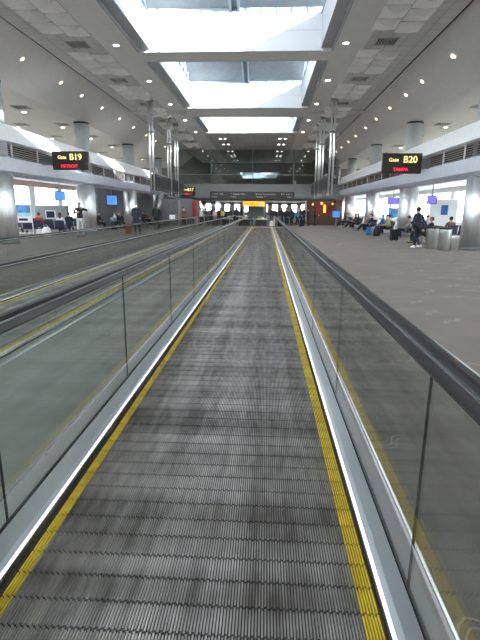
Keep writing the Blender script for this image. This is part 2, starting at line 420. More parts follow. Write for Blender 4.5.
# lounges: low ceilings, outer walls, windows
for s, X, XW in ((-1, FL - .72, WL), (1, FR + .72, WR)):
    side = 'left' if s < 0 else 'right'
    a, b = min(X, XW), max(X, XW)
    structure(MB().box(a, b, YB, YE, 3.95, 4.1).build('ceiling', 'wall_white'), 'low white ceiling over the %s gate lounge' % side, 'ceiling')
    w = MB(); t0 = min(XW, XW + s * .3); t1 = max(XW, XW + s * .3)
    w.box(t0, t1, YB, YE, -.3, .45); w.box(t0, t1, YB, YE, 3.5, 5.7, 1); w.box(t0, t1, YB, YE, 6.35, 8.5)  # open strip high in the wall is added to let daylight in
    for k in range(0, 25):
        y = YB + k * 6; w.box(t0, t1, y - .5, y + .5, .45, 3.5); w.box(t0, t1, y - .2, y + .2, 4.5, 6.5)
    structure(w.build('wall_' + side, ['wall_white', 'wall_white' if s > 0 else 'salmon']), '%s outer wall of the %s gate lounge' % ('white' if s > 0 else 'white and salmon', side), 'wall')
    cw = structure(thing('window_30', 'w', 'window', (XW + s * .12, 0, 4.5)), 'unseen high glazing added in the %s outer wall to light the outer ceiling' % side, 'window')  # out of view, added so daylight brightens the outer ceiling
    MB().box(-.01, .01, YB, YE, 1.2, 1.85).build('window_pane', 'balustrade_glass', cw)
    for k in range(0, 23):
        y = YB + k * 6 + .5; t = structure(thing('window_%d' % (k + 1), 'w', 'window', (XW + s * .12, y, .45)), 'large daylight window in the %s gate lounge wall' % side, 'window')
        f = MB()
        for yy in (0.03, 1.67, 3.33, 4.97): f.box(-.05, .05, yy - .03, yy + .03, 0, 3.05)
        for z in (.03, 2.1, 3.02): f.box(-.05, .05, 0, 5, z - .03, z + .03)
        if k == 0 and s < 0: wf = f.mesh('window_frame', 'wall_white'); wg = MB().box(-.01, .01, 0, 5, 0, 3.05).mesh('window_pane', 'window_glass')
        for me, nm in ((wf, 'window_frame'), (wg, 'window_pane')):
            o = bpy.data.objects.new(nm, me); COL.objects.link(o); o.parent = t
structure(MB().box(WL - .3, WR + .3, YB - .3, YB, -.3, 9).build('wall_back', 'wall_white'), 'end wall behind the camera', 'wall')
# far end wall with bright windows below
w = MB(); w.box(WL, WR, YE, YE + .3, -.3, .9); w.box(WL, WR, YE, YE + .3, 2.7, 9)
for k in range(9): x = WL + k * 5; w.box(x, x + 1.2, YE, YE + .3, .3, 3.6); w.box(x + 2.4, x + 3.7, YE, YE + .3, .3, 3.6)
structure(w.build('wall_far', 'wall_dark'), 'dark far end wall with bright windows', 'wall')
# dark partitions in the left lounge and a white one on the right
structure(MB().box(-14.2, -14.0, 39, 60, -.02, 3.95).build('wall_partition', 'wall_dark'), 'dark grey partition wall in the left lounge', 'wall')
structure(MB().box(-21, -14.2, 60, 60.2, -.02, 3.95).build('wall_partition', 'wall_dark'), 'dark grey cross partition in the left lounge', 'wall')

structure(MB().box(-2.3, .1, 60, 68, -.02, 3.3).build('wall_core', 'bridge_grey'), 'grey service core in the middle beyond the bridge', 'wall')
# bridge across the hall
br = thing('pedestrian_bridge', 'grey pedestrian bridge with glass screen crossing the hall', 'bridge', (0, 54, 0)); br['kind'] = 'structure'
m = MB(); P = [(0, 2.75), (-.12, 3.0), (-.12, 4.2), (0, 4.32), (4.5, 4.32), (4.5, 2.55), (.5, 2.55)]
m.rings([[(FL - .5, y, z) for y, z in P], [(FR + .5, y, z) for y, z in P]], smooth=False); m.build('beam', 'bridge_grey', br)
m = MB()
for x in (-11.1, -6.45, -1.65, 3.1, 7.9): m.box(x - .05, x + .05, 1.9, 2.05, 4.32, ZC)
m.build('mullion', 'mullion', br)
m = MB().box(FL, FR, 1.96, 1.98, 4.32, ZC - .02); m.build('glass_screen', 'tinted_glass', br)
m = MB(); m.box(FL, FR, -.02, .03, 5.28, 5.34); m.build('bridge_handrail', 'grey_metal', br)
m = MB().box(FL, FR, 0, .015, 4.32, 5.28); m.build('glass_guard', 'balustrade_glass', br)
# low ceiling beyond the bridge
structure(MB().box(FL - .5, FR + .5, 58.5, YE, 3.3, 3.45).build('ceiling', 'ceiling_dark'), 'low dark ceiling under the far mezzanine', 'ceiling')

# ------------------------------------------------------------------ moving walkways
GP = 2.1
def walkway(dx, label, near):
    t = thing('moving_walkway', label, 'moving walkway', (dx, 0, 0))
    y0, y1 = -3.0, 42.0
    xa, xb = -1.03, .42   # black tread between the yellow borders
    def ribs(x0, x1, name, m, ystop, mm):
        pit = .0127; n = round((x1 - x0) / pit); pit = (x1 - x0) / n
        L = .135; v = []; f = []
        y = .9 if near else 3; 
        while y < ystop:
            for i in range(n):
                xa_ = x0 + i * pit + pit * .24; xb_ = xa_ + pit * .52
                ya = y + (.010 if i % 2 else .002); yb_ = y + L - (.002 if i % 2 else .010)
                b = len(v)
                v += [(xa_, ya, -.012), (xb_, ya, -.012), (xb_, yb_, -.012), (xa_, yb_, -.012), (xa_, ya, 0), (xb_, ya, 0), (xb_, yb_, 0), (xa_, yb_, 0)]
                f += [(b + 4, b + 5, b + 6, b + 7), (b, b + 4, b + 7, b + 3), (b + 1, b + 2, b + 6, b + 5), (b, b + 1, b + 5, b + 4)]
            y += L
        me = bpy.data.meshes.new(name); me.from_pydata(v, [], f); me.materials.append(MAT[m]); me.update()
        o = bpy.data.objects.new(name, me); COL.objects.link(o); o.parent = t
        return o, y
    if near:
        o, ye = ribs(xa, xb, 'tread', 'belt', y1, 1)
        for x0, x1 in ((-1.085, xa), (xb, .495)): ribs(x0, x1, 'yellow_border', 'yellow', y1, 1)
    else:
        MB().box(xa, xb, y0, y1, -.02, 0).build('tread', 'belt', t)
        for x0, x1 in ((-1.085, xa), (xb, .495)): MB().box(x0, x1, y0, y1, -.02, .001).build('yellow_border', 'yellow', t)
    MB().box(-1.112, .506, y0, y1, -.03, -.012).build('tread_base', 'groove', t)
    for sx in (-1, 1):
        e = -1.118 if sx < 0 else .508; g = -1.28 if sx < 0 else .637
        # dark skirt, light strip, steel inner deck, glass, outer deck
        m = MB(); P = [(e, -.03), (e, .012), (e + sx * .006, .018), (e + sx * .006, -.03)]
        m.rings([[(x, y0, z) for x, z in P], [(x, y1, z) for x, z in P]], smooth=False); m.build('skirt', 'skirt', t)
        m = MB(); P = [(e + sx * .006, -.02), (e + sx * .006, .018), (e + sx * .022, .021), (e + sx * .022, -.02)]
        m.rings([[(x, y0, z) for x, z in P], [(x, y1, z) for x, z in P]], smooth=False); m.build('light_strip', 'led', t)
        m = MB(); P = [(e + sx * .023, -.02), (e + sx * .023, .022), (e + sx * .05, .03), (g - sx * .012, .038), (g - sx * .008, -.02)]
        m.rings([[(x, y0, z) for x, z in P], [(x, y1, z) for x, z in P]], smooth=False); m.build('inner_deck', 'steel', t)
        m = MB(); P = [(g + sx * .008, -.02), (g + sx * .012, .038), (g + sx * .11, .034), (g + sx * .13, .02), (g + sx * .13, -.02)]
        m.rings([[(x, y0, z) for x, z in P], [(x, y1, z) for x, z in P]], smooth=False); m.build('outer_deck', 'chrome', t)
        sl = MB().box(-.0055, .0055, -.003, .003, .0, .952).mesh('panel_seal', 'joint')
        m = MB(); m.box(g - .0075, g + .0075, y0, y1, -.02, .042); m.build('glass_gasket', 'joint', t)
        yj = 1.68 - 2 * GP if sx > 0 else 1.98 - 2 * GP
        gm = MB().box(-.006, .006, .004, GP - .004, .0, .954).mesh('glass_panel', 'balustrade_glass')
        while yj < y1 - GP * .5:
            o = bpy.data.objects.new('glass_panel', gm); COL.objects.link(o); o.parent = t; o.location = (g, yj, .045)
            if near:
                o = bpy.data.objects.new('panel_seal', sl); COL.objects.link(o); o.parent = t; o.location = (g, yj, .045)
            yj += GP
        # handrail: straight run then half-circle newel at the far end
        path = [(y0, 1.035)] + [(y, 1.035) for y in range(0, 41, 4)] + [(yj, 1.035)]
        for k in range(1, 15):
            a = PI * k / 14; path.append((yj + .43 * math.sin(a), .605 + .43 * math.cos(a)))
        path.append((yj - .3, .16))
        r = [(-.036, -.020), (-.039, -.010), (-.032, .003), (-.015, .008), (.015, .008), (.032, .003), (.039, -.010), (.036, -.020)]
        off = g + sx * (.095 if sx > 0 else .125)
        MB().sweep([(off + x, -(n_) * -1) for x, n_ in r], path).build('handrail', 'rubber', t)
        gp = [(off - .045, -.026), (off - .045, -.018), (off + .045, -.018), (off + .045, -.026)]
        a_, b_ = sorted((g - sx * .010, off + sx * .042)); MB().sweep([(a_, -.037), (a_, -.027), (b_, -.027), (b_, -.037)], path).build('handrail_channel', 'joint', t)
        MB().sweep(gp, path).build('handrail_guide', 'chrome', t)
        # newel infill glass
        m = MB(); R1 = []
        for k in range(15):
            a = PI * k / 14; R1.append((yj + .39 * math.sin(a), .60 + .39 * math.cos(a)))
        R1 = [(yj, .07)] + list(reversed(R1))
        m.rings([[(g - .006, y, z) for y, z in R1], [(g + .006, y, z) for y, z in R1]], smooth=False); m.build('newel_glass', 'balustrade_glass', t)
    m = MB(); m.box(-1.3, .65, y1, y1 + 1.6, -.02, .004); m.build('landing_plate', 'steel', t)
    n = 28
    m = MB()
    for k in range(n): x = -1.07 + 1.55 * k / n; m.box(x, x + .03, y1 - .18, y1, 0, .014)
    m.build('comb_plate', 'yellow', t)
    return t
walkway(0, 'near moving walkway with ribbed grey tread and yellow edge lines', True)
walkway(-3.42, 'opposite moving walkway left of the near one, behind its glass balustrade', False)
structure(MB().box(-2.64, -1.415, -3, 42, -.02, .03).build('floor', 'deck_grey'), 'grey steel deck between the two moving walkways', 'floor')
# manufacturer mark on the near handrail
hm = MB(); 
tag(MB().box(-.007, .007, -.012, .012, 0, .0012).build('handrail_sticker', 'orange_mark' if 'orange_mark' in MAT else 'cap_orange', None, (.735, 1.72, 1.0435)), 'tiny orange red mark on the right black handrail', 'sticker')

# ------------------------------------------------------------------ ceiling fittings
dl = None
def downlight(x, y, z, warm, lab, grp, rx=0):
    global dl
    k = 'warm' if warm else 'cool'
    if dl is None: dl = {}
    if k not in dl:
        t = thing('downlight', lab, 'ceiling light', (x, y, z), 0, grp)
        if warm: t.scale = (.75, .75, .75)
        MB().lathe([(.155, 0), (.155, -.015), (.12, -.02), (.12, .0)], n=20, cap=False).build('trim_ring', 'lamp_ring', t)
        MB().lathe([(.118, -.012), (.118, -.004)], n=20).build('lens', 'lamp_warm' if warm else 'lamp', t)
        t.rotation_euler = (0, rx, 0); dl[k] = t
    else:
        t = dup(dl[k], (x, y, z), None, lab, grp); t.rotation_euler = (0, rx, 0)
    return t
for side, x in (('left', -6.38), ('right', 3.1)):
    for k in range(8): downlight(x, 4.3 + 5.6 * k, ZC - .004, False, 'round downlight in the row beside the %s edge of the skylights' % side, 'downlights beside the skylights, %s' % side)
ang = math.atan2(1.4, 2.2)
for side, x, r_ in (('left', -10.45, -ang), ('right', 7.42, ang)):
    z = (ZC + .05) - (abs(x - (xl if x < 0 else xr)) - .12) * (1.45 / 2.0) - .02
    for y in (7, 9.8, 13.4, 16.2, 21.1, 24.9, 27.6, 30.9, 34.5, 38, 42, 45.5, 49.5, 53):
        downlight(x, y, z, True, 'warm downlight in the sloping %s ceiling' % side, 'warm downlights in the sloping %s ceiling' % side, r_)
for side, xs in (('left', (-13.7, -16.8)), ('right', (11.4, 14.4))):
    for x in xs:
        for k in range(9): downlight(x, 12 + 5.1 * k, ZS - .004, False, 'downlight in the flat outer ceiling above the %s lounge' % side, 'outer ceiling downlights, %s' % side)
for y in (47.5, 51.5, 57.5, 62.5, 68):
    for x in (-7.6, -4.6, -4.1, 1.2, 1.7, 4.8): downlight(x, y, ZC - .004, False, 'downlight in the tiled ceiling before the dark zone', 'downlights past the third skylight')
for y in (74, 80, 86, 95, 104):
    for x in (-8.4, -7, 4, 5.4): downlight(x, y, ZC - .104, False, 'small downlight in the dark far ceiling', 'downlights in the dark far ceiling')
vp = None
def vent(x, y, z, lab, grp):
    global vp
    if vp is None:
        vp = thing('ceiling_vent', lab, 'air vent', (x, y, z), 0, grp)
        m = MB(); a = .42; m.box(-a, a, -a, -a + .05, -.02, 0); m.box(-a, a, a - .05, a, -.02, 0); m.box(-a, -a + .05, -a, a, -.02, 0); m.box(a - .05, a, -a, a, -.02, 0); m.build('vent_frame', 'vent_frame', vp)
        m = MB()
        for r in (.30, .19, .09): 
            m.box(-r, r, -r, -r + .03, -.018, -.006); m.box(-r, r, r - .03, r, -.018, -.006); m.box(-r, -r + .03, -r, r, -.018, -.006); m.box(r - .03, r, -r, r, -.018, -.006)
        m.build('diffuser_ring', 'vent_frame', vp)
        MB().box(-.37, .37, -.37, .37, -.006, -.001).build('backing', 'vent_dark', vp)
    else: dup(vp, (x, y, z), 0, lab, grp)
VY = [9.9, 15.5, 21.0, 26.5, 32.2, 38, 43.6, 49.5]
for side, x in (('left', -7.95), ('right', 4.7)):
    for y in VY: vent(x, y, ZC - .001, 'square air vent between wavy panels in the %s tile strip' % side, 'air vents in the %s tile strip' % side)
for side, xs in (('left', (-13.2, -15.9)), ('right', (10.8, 13.4))):
    for x in xs:
        for k in range(8): vent(x, 15.9 + 5.1 * k, ZS - .001, 'dark square vent in the outer ceiling above the %s lounge' % side, 'outer ceiling vents, %s' % side)
# wavy acoustic panels: two columns, groups of rows between vents
def wave_mesh():
    n = 14; R = []
    for i in range(n + 1):
        u = i / n; row = []
        for j in range(9):
            v = j / 8
            z = -.23 * math.sin(PI * u) ** 1.0 * (1 - .9 * (v ** 1.6)) * (1 if v > 0 else 1) - .015
            row.append((u * .88 - .44, v * 1.0 - .5, z))
        R.append(row)
    m = MB(); b = 0
    for r in R: m.v += r
    for i in range(n):
        for j in range(8):
            m.f.append((i * 9 + j, i * 9 + j + 1, (i + 1) * 9 + j + 1, (i + 1) * 9 + j)); m.m.append(0); m.sm.append(True)
    # front lip closing the open edge up to the ceiling, and a flat back
    for i in range(n):
        a = R[i][0]; b2 = R[i + 1][0]
        m.quad([(a[0], a[1], 0), a, b2, (b2[0], b2[1], 0)])
        a = R[i][8]; b2 = R[i + 1][8]
        m.quad([a, (a[0], a[1], 0), (b2[0], b2[1], 0), b2])
    for row in (R[0], R[n]):
        m.quad([(row[0][0], row[0][1], 0)] + row + [(row[8][0], row[8][1], 0)])
    return m.mesh('wave_panel', 'wave_white')
wm = wave_mesh()
for side, xc in (('left', -7.95), ('right', 4.7)):
    for y in VY:
        for r_ in range(3):
            for q in (-1, 1):
                o = bpy.data.objects.new('wave_panel', wm); COL.objects.link(o)
                o.location = (xc + q * .46, y + 1.45 + r_ * 1.12 + (.3 if q > 0 else 0), ZC - .002)
                tag(o, 'curved wavy ceiling panel in the %s tile strip' % side, 'ceiling panel', 'wavy ceiling panels, %s' % side)

# hanging pole groups with dark boards between them
PY = [30.75, 36.35, 39.2]
pp = None
for s, X in ((-1, -7.35), (1, 4.03)):
    side = 'left' if s < 0 else 'right'
    for k, y in enumerate(PY):
        lab = '%s of the three hanging steel pole pairs on the %s' % (('nearest', 'middle', 'farthest')[k], side)
        if pp is None:
            pp = thing('hanging_pole', lab, 'pole', (X, y, 0), 0, 'steel pole pairs hanging from the ceiling')
            for xx in (-.10, .10):
                MB().lathe([(.062, 2.45), (.062, ZC)], (xx, 0, 0), 16).build('tube', 'chrome', pp)
            m = MB(); m.box(-.22, .22, -.13, .13, ZC - .22, ZC); m.build('ceiling_bracket', 'grey_metal', pp, bevel=.01)
            m = MB(); m.box(-.21, .21, -.09, .09, 6.2, 6.32); m.build('clamp', 'grey_metal', pp, bevel=.01)
            m = MB(); m.box(-.22, .22, -.1, .1, 2.40, 2.5); m.build('end_plate', 'grey_metal', pp, bevel=.01)
        else: dup(pp, (X, y, 0), 0, lab)
    for k, (ya, yb_) in enumerate(((31.0, 36.1), (36.6, 38.95), (39.45, 41.6))):
        t = thing('hanging_board', 'dark hanging display board past the %s pole pair on the %s' % (('nearest', 'middle', 'farthest')[k], side), 'display board', (X, (ya + yb_) / 2, 2.75))
        h = (yb_ - ya) / 2
        MB().box(-.16, .16, -h, h, .0, 1.0).build('casing', 'dark_board', t, bevel=.02)
        m = MB()
        n = int(h * 2 / .8) or 1
        for sgn in (-1, 1):
            for q in range(n):
                y_ = -h + .08 + q * (2 * h - .16) / n; m.box(min(sgn * .162, sgn * .17), max(sgn * .162, sgn * .17), y_ + .03, y_ + (2 * h - .16) / n - .03, .15, .85)
        m.build('screen', 'black', t)
        MB().box(-.05, .05, -h - .3, -h, .4, .5).build('bracket', 'grey_metal', t)

# ------------------------------------------------------------------ signs
def gate_sign(x0, x1, y, z0, z1, word, num, red, label, attach, arm=.45):
    w = x1 - x0; h = z1 - z0; t = thing('gate_sign', label, 'sign', ((x0 + x1) / 2, y, z0))
    MB().box(-w / 2, w / 2, 0, .22, 0, h).build('casing', 'sign_case', t, bevel=.012)
    MB().box(-w / 2 + .03, w / 2 - .03, -.006, 0, h * .40, h * .415).build('divider', 'black', t)
    a = -w * .22; b = w * .16
    if num == 'B20': a += 0; b += w * .04
    text_part('gate_word', word, h * .25, 'sign_yellow', t, (a, -.008, h * .67), offset=.004)
    text_part('gate_number', num, h * .46, 'sign_yellow', t, (b, -.008, h * .68), offset=.006)
    text_part('red_display', red, h * .24, 'led_red', t, (-w * .03, -.008, h * .2), offset=.002, label='red dot-matrix display text')
    xe = w / 2 if attach > 0 else -w / 2
    m = MB(); m.box(min(xe, xe + attach * arm), max(xe, xe + attach * arm), .05, .17, h * .25, h * .75); m.build('wall_bracket', 'grey_metal', t)
    return t
gate_sign(5.83, 7.78, 24.9, 3.40, 4.38, 'Gate', 'B20', 'TAMPA', 'black gate sign B20 with red text on the right fascia', 1)
gate_sign(-10.6, -8.8, 23.5, 3.40, 4.28, 'Gate', 'B19', 'DETROIT', 'black gate sign B19 with red text on the left fascia', -1, .6)
gate_sign(-9.3, -7.8, 52.2, 2.95, 3.90, 'Gate', 'B17', 'DALLAS', 'small distant gate sign with large red text by the bridge', -1, 1.9)
# direction sign on the bridge face
t = thing('direction_sign', 'long dark direction sign with white writing across the bridge', 'sign', (-1.6, 53.72, 2.66))
MB().box(-4.75, 4.75, 0, .12, 0, .82).build('panel', 'dark_board', t, bevel=.01)
for x, al, lines in ((-4.5, 'LEFT', ('\u2190 B15 - B28', 'Gates')), (-2.4, 'LEFT', ('\u2191 Baggage Claim', 'Trains')), (.4, 'LEFT', ('Ground Transportation', 'Terminal \u2191')), (4.5, 'RIGHT', ('B29 - B60 \u2192', 'Gates'))):
    for k, l in enumerate(lines): text_part('lettering', l, .24, 'white_text', t, (x, -.006, .55 - .3 * k), align=al)
t = thing('overhead_sign', 'yellow overhead sign between two grey posts beyond the walkway end', 'sign', (-1.2, 48, -.02))
MB().box(-1.12, 1.12, -.06, .06, 1.88, 2.36).build('panel', 'amber', t)
text_part('lettering', 'Trains to Terminal', .2, 'black', t, (-.25, -.068, 2.12))
m = MB(); m.box(.62, .82, -.07, -.062, 1.97, 2.27); m.build('symbol', 'white_text', t)
for x in (-1.02, 1.02): MB().box(x - .07, x + .07, -.05, .05, 0, 1.88).build('post', 'grey_metal', t)

# ------------------------------------------------------------------ people
def skin(name, V, E, root=0, levels=1):
    me = bpy.data.meshes.new(name); me.from_pydata([v[0] for v in V], E, []); o = bpy.data.objects.new(name, me); COL.objects.link(o)
    sk = o.modifiers.new('s', 'SKIN'); sk.use_smooth_shade = True; sk.branch_smoothing = .6
    for i, v in enumerate(V):
        d = me.skin_vertices[0].data[i]; r = v[1]; d.radius = (r, r) if not isinstance(r, tuple) else r; d.use_root = (i == root)
    ss = o.modifiers.new('u', 'SUBSURF'); ss.levels = levels
    bpy.context.view_layer.update()
    out = bpy.data.meshes.new_from_object(o.evaluated_get(bpy.context.evaluated_depsgraph_get())); out.name = name
    bpy.data.objects.remove(o); bpy.data.meshes.remove(me)
    return out
POSES = {
    # facing -Y ; (pelvis z, hips, knees, ankles, elbows, wrists)
    'stand': dict(pz=.95, lean=0, kn=[(-.10, 0, .50), (.10, 0, .50)], an=[(-.11, .03, .09), (.11, .03, .09)], el=[(-.25, .02, 1.14), (.25, .02, 1.14)], wr=[(-.25, -.06, .90), (.25, -.06, .90)]),
    'walk': dict(pz=.93, lean=-.03, kn=[(-.10, -.13, .50), (.10, .02, .49)], an=[(-.10, -.22, .09), (.10, .30, .15)], el=[(-.24, .10, 1.15), (.24, -.04, 1.15)], wr=[(-.20, -.02, .97), (.18, -.26, 1.06)]),
    'photo': dict(pz=.95, lean=0, kn=[(-.11, 0, .50), (.11, 0, .50)], an=[(-.13, .03, .09), (.13, .03, .09)], el=[(-.28, -.12, 1.20), (.42, -.05, 1.36)], wr=[(-.08, -.27, 1.26), (.17, -.20, 1.46)]),
    'carry': dict(pz=.95, lean=-.01, kn=[(-.10, -.04, .50), (.10, .03, .50)], an=[(-.11, -.03, .09), (.11, .12, .10)], el=[(-.27, .02, 1.16), (.27, .02, 1.16)], wr=[(-.22, -.20, 1.02), (.26, -.14, .98)]),
    'sit': dict(pz=.52, lean=.02, kn=[(-.12, -.45, .50), (.12, -.45, .50)], an=[(-.12, -.46, .09), (.12, -.40, .09)], el=[(-.25, -.10, .72), (.25, -.10, .72)], wr=[(-.10, -.33, .66), (.10, -.33, .66)]),
    'lounge': dict(pz=.50, lean=.12, kn=[(-.12, -.45, .52), (.12, -.45, .50)], an=[(-.10, -.85, .12), (.10, -.80, .10)], el=[(-.26, -.02, .76), (.26, -.02, .76)], wr=[(-.08, -.25, .70), (.08, -.25, .68)]),
}
CACHE = {}
def figure(pose, kind, wide=1.0):
    k = (pose, kind, wide)
    if k in CACHE: return CACHE[k]
    p = POSES[pose]; z = p['pz']; ln = p['lean']; W = wide
    J = {}
    J['pel'] = (0, 0, z); J['sp'] = (0, ln * .3, z + .20); J['ch'] = (0, ln * .8, z + .40); J['nb'] = (0, ln, z + .55)
    J['nk'] = (0, ln - .01, z + .60); J['hd'] = (0, ln - .03, z + .70); J['ht'] = (0, ln - .02, z + .78)
    for i, s in enumerate((-1, 1)):
        J['hp%d' % i] = (s * .09 * W, 0, z - .05); J['kn%d' % i] = p['kn'][i]; J['an%d' % i] = p['an'][i]
        a = p['an'][i]; J['to%d' % i] = (a[0], a[1] - .15, max(.035, a[2] - .05))
        J['sh%d' % i] = (s * .17 * W, ln, z + .50); J['el%d' % i] = p['el'][i]; J['wr%d' % i] = p['wr'][i]
    out = {}
    if kind == 'body':
        V = []; E = []; ix = {}
        def add(n, r): ix[n] = len(V); V.append((J[n], r))
        for n, r in (('pel', (.14, .10)), ('sp', (.13, .095)), ('ch', (.145, .10)), ('nb', (.08, .07)), ('nk', .06), ('hd', (.096, .115)), ('ht', (.075, .09))): add(n, r)
        E += [(0, 1), (1, 2), (2, 3), (3, 4), (4, 5), (5, 6)]
        for i in (0, 1):
            for n, r in (('hp', .085), ('kn', .055), ('an', .036), ('to', (.035, .022))): add(n + str(i), r)
            E += [(0, ix['hp%d' % i]), (ix['hp%d' % i], ix['kn%d' % i]), (ix['kn%d' % i], ix['an%d' % i]), (ix['an%d' % i], ix['to%d' % i])]
            for n, r in (('sh', .055), ('el', .038), ('wr', .026)): add(n + str(i), r)
            E += [(3, ix['sh%d' % i]), (ix['sh%d' % i], ix['el%d' % i]), (ix['el%d' % i], ix['wr%d' % i])]
            e = Vector(J['el%d' % i]); w = Vector(J['wr%d' % i]); d = (w - e).normalized()
            sd = d.cross(Vector((0, 1, 0))); sd = sd.normalized() if sd.length > .2 else Vector((1, 0, 0)); nn = d.cross(sd).normalized()
            V.append((tuple(w + d * .045), (.034, .018))); pi_ = len(V) - 1; E.append((ix['wr%d' % i], pi_))
            for q, (of, ln_) in enumerate(((-.030, .070), (-.010, .082), (.011, .078), (.030, .060))):
                b0 = w + d * .085 + sd * of; V.append((tuple(b0), .0095)); E.append((pi_, len(V) - 1))
                b1 = b0 + d * ln_ * .6 + nn * .012; V.append((tuple(b1), .008)); E.append((len(V) - 2, len(V) - 1))
                b2 = b1 + d * ln_ * .35 + nn * .02; V.append((tuple(b2), .0065)); E.append((len(V) - 2, len(V) - 1))
            th = w + d * .035 - sd * .04; V.append((tuple(th), .011)); E.append((pi_, len(V) - 1)); V.append((tuple(th + d * .045 - sd * .015), .008)); E.append((len(V) - 2, len(V) - 1))
        me = skin('body', V, E)
        # nose, ears and eye sockets pushed from the head surface
        bm = bmesh.new(); bm.from_mesh(me); h = Vector(J['hd'])
        for off, r, sc in (((0, -.100, .005), .016, (1, 1.3, 1.6)), ((-.078, 0, .0), .02, (.5, 1, 1.4)), ((.078, 0, .0), .02, (.5, 1, 1.4))):
            bmesh.ops.create_uvsphere(bm, u_segments=8, v_segments=6, radius=r, matrix=Matrix.Translation(h + Vector(off)) @ Matrix.Diagonal((*sc, 1)))
        for f in bm.faces: f.smooth = True
        bm.to_mesh(me); bm.free(); out = me
    elif kind in ('jacket', 'coat'):
        V = []; E = []; ix = {}
        def add(n, r, pos=None): ix[n] = len(V); V.append((pos or J[n], r))
        add('pel', (.19 * W, .135 * W), (0, 0, z - .10)); add('sp', (.18 * W, .135 * W)); add('ch', (.185 * W, .13 * W)); add('nb', (.12, .09)); add('nk', .062)
        E += [(0, 1), (1, 2), (2, 3), (3, 4)]
        if kind == 'coat':
            V.append(((0, .01, z - .30), (.21 * W, .16 * W))); E.append((0, len(V) - 1))
        for i in (0, 1):
            for n, r in (('sh', .078), ('el', .058), ('wr', .046)): add(n + str(i), r)
            E += [(3, ix['sh%d' % i]), (ix['sh%d' % i], ix['el%d' % i]), (ix['el%d' % i], ix['wr%d' % i])]
        out = skin(kind, V, E)
    elif kind == 'trousers':
        V = [(J['pel'], (.165 * W, .12 * W))]; E = []
        for i in (0, 1):
            b = len(V)
            V += [(J['hp%d' % i], .105 * W), (J['kn%d' % i], .078), (tuple(Vector(J['an%d' % i]) + Vector((0, 0, .0))), .062)]
            E += [(0, b), (b, b + 1), (b + 1, b + 2)]
        out = skin('trousers', V, E)
    elif kind == 'shoe':
        res = []
        for i in (0, 1):
            a = Vector(J['an%d' % i]); m = MB(); zb = max(0.0, a.z - .09)
            R = []
            for (y, w, h) in ((.07, .030, .05), (.05, .042, .08), (0, .045, .095), (-.07, .047, .075), (-.13, .048, .055), (-.18, .040, .045), (-.20, .02, .03)):
                R.append([(a.x + w * cx, a.y + y, zb + h * cz) for cx, cz in ((-1, 0), (-1.02, .4), (-.6, 1), (.6, 1), (1.02, .4), (1, 0))])
            m.rings(R); res.append(m.mesh('shoe', 'cloth_black'))
        out = res
    elif kind == 'hair' or kind == 'long_hair':
        h = Vector(J['hd']); bm = bmesh.new()
        bmesh.ops.create_uvsphere(bm, u_segments=16, v_segments=12, radius=1, matrix=Matrix.Translation(h + Vector((0, .015, .035))) @ Matrix.Diagonal((.095, .115, .112, 1)))
        geom = [v for v in bm.verts if (v.co.y < h.y - .035 and v.co.z < h.z + .055) or v.co.z < h.z - .05]
        bmesh.ops.delete(bm, geom=geom, context='VERTS')
        if kind == 'long_hair':
            bmesh.ops.create_cone(bm, cap_ends=True, segments=14, radius1=.085, radius2=.07, depth=.26, matrix=Matrix.Translation(h + Vector((0, .055, -.09))) @ Matrix.Diagonal((1, .5, 1, 1)))
        me = bpy.data.meshes.new('hair'); 
        for f in bm.faces: f.smooth = True
        bm.to_mesh(me); bm.free(); out = me
    elif kind == 'mask':
        h = Vector(J['hd']); m = MB(); R = []
        for i in range(6):
            zz = -.065 + i * .016; w = .062 + .012 * math.sin(PI * i / 5)
            R.append([(h.x + w * math.sin(a), h.y - .035 - .082 * math.cos(a) - .010 * math.sin(PI * i / 5), h.z + zz) for a in [(-1.3 + 2.6 * j / 8) for j in range(9)]])
        m.rings(R, cap=False, closed=False); out = m.mesh('mask', 'mask_white')
        out2 = bpy.data.objects.new('tmp', out)
        sol = out2.modifiers.new('s', 'SOLIDIFY'); sol.thickness = .006; COL.objects.link(out2); bpy.context.view_layer.update()
        out = bpy.data.meshes.new_from_object(out2.evaluated_get(bpy.context.evaluated_depsgraph_get())); bpy.data.objects.remove(out2)
    CACHE[k] = out; return out
def person(x, y, rz, pose, label, skin_='skin_light', top='cloth_black', legs='cloth_navy', hair='hair_dark', shoes='cloth_black', coat=False, mask=False, longhair=False, wide=1.0, h=1.0, group=None, z=-.02):
    t = thing('person', label, 'person', (x, y, z), rz, group); t.scale = (h, h, h)
    def put(nm, me, mt):
        o = bpy.data.objects.new(nm, me); COL.objects.link(o); o.parent = t
        if not me.materials: me.materials.append(None)
        o.material_slots[0].link = 'OBJECT'; o.material_slots[0].material = MAT[mt]; return o
    put('body', figure(pose, 'body'), skin_)
    put('coat' if coat else 'jacket', figure(pose, 'coat' if coat else 'jacket', wide), top)
    put('trousers', figure(pose, 'trousers', 1.0), legs)
    for me in figure(pose, 'shoe'): put('shoe', me, shoes)
    if hair: put('hair', figure(pose, 'long_hair' if longhair else 'hair'), hair)
    if mask: put('mask', figure(pose, 'mask'), 'mask_white')
    return t

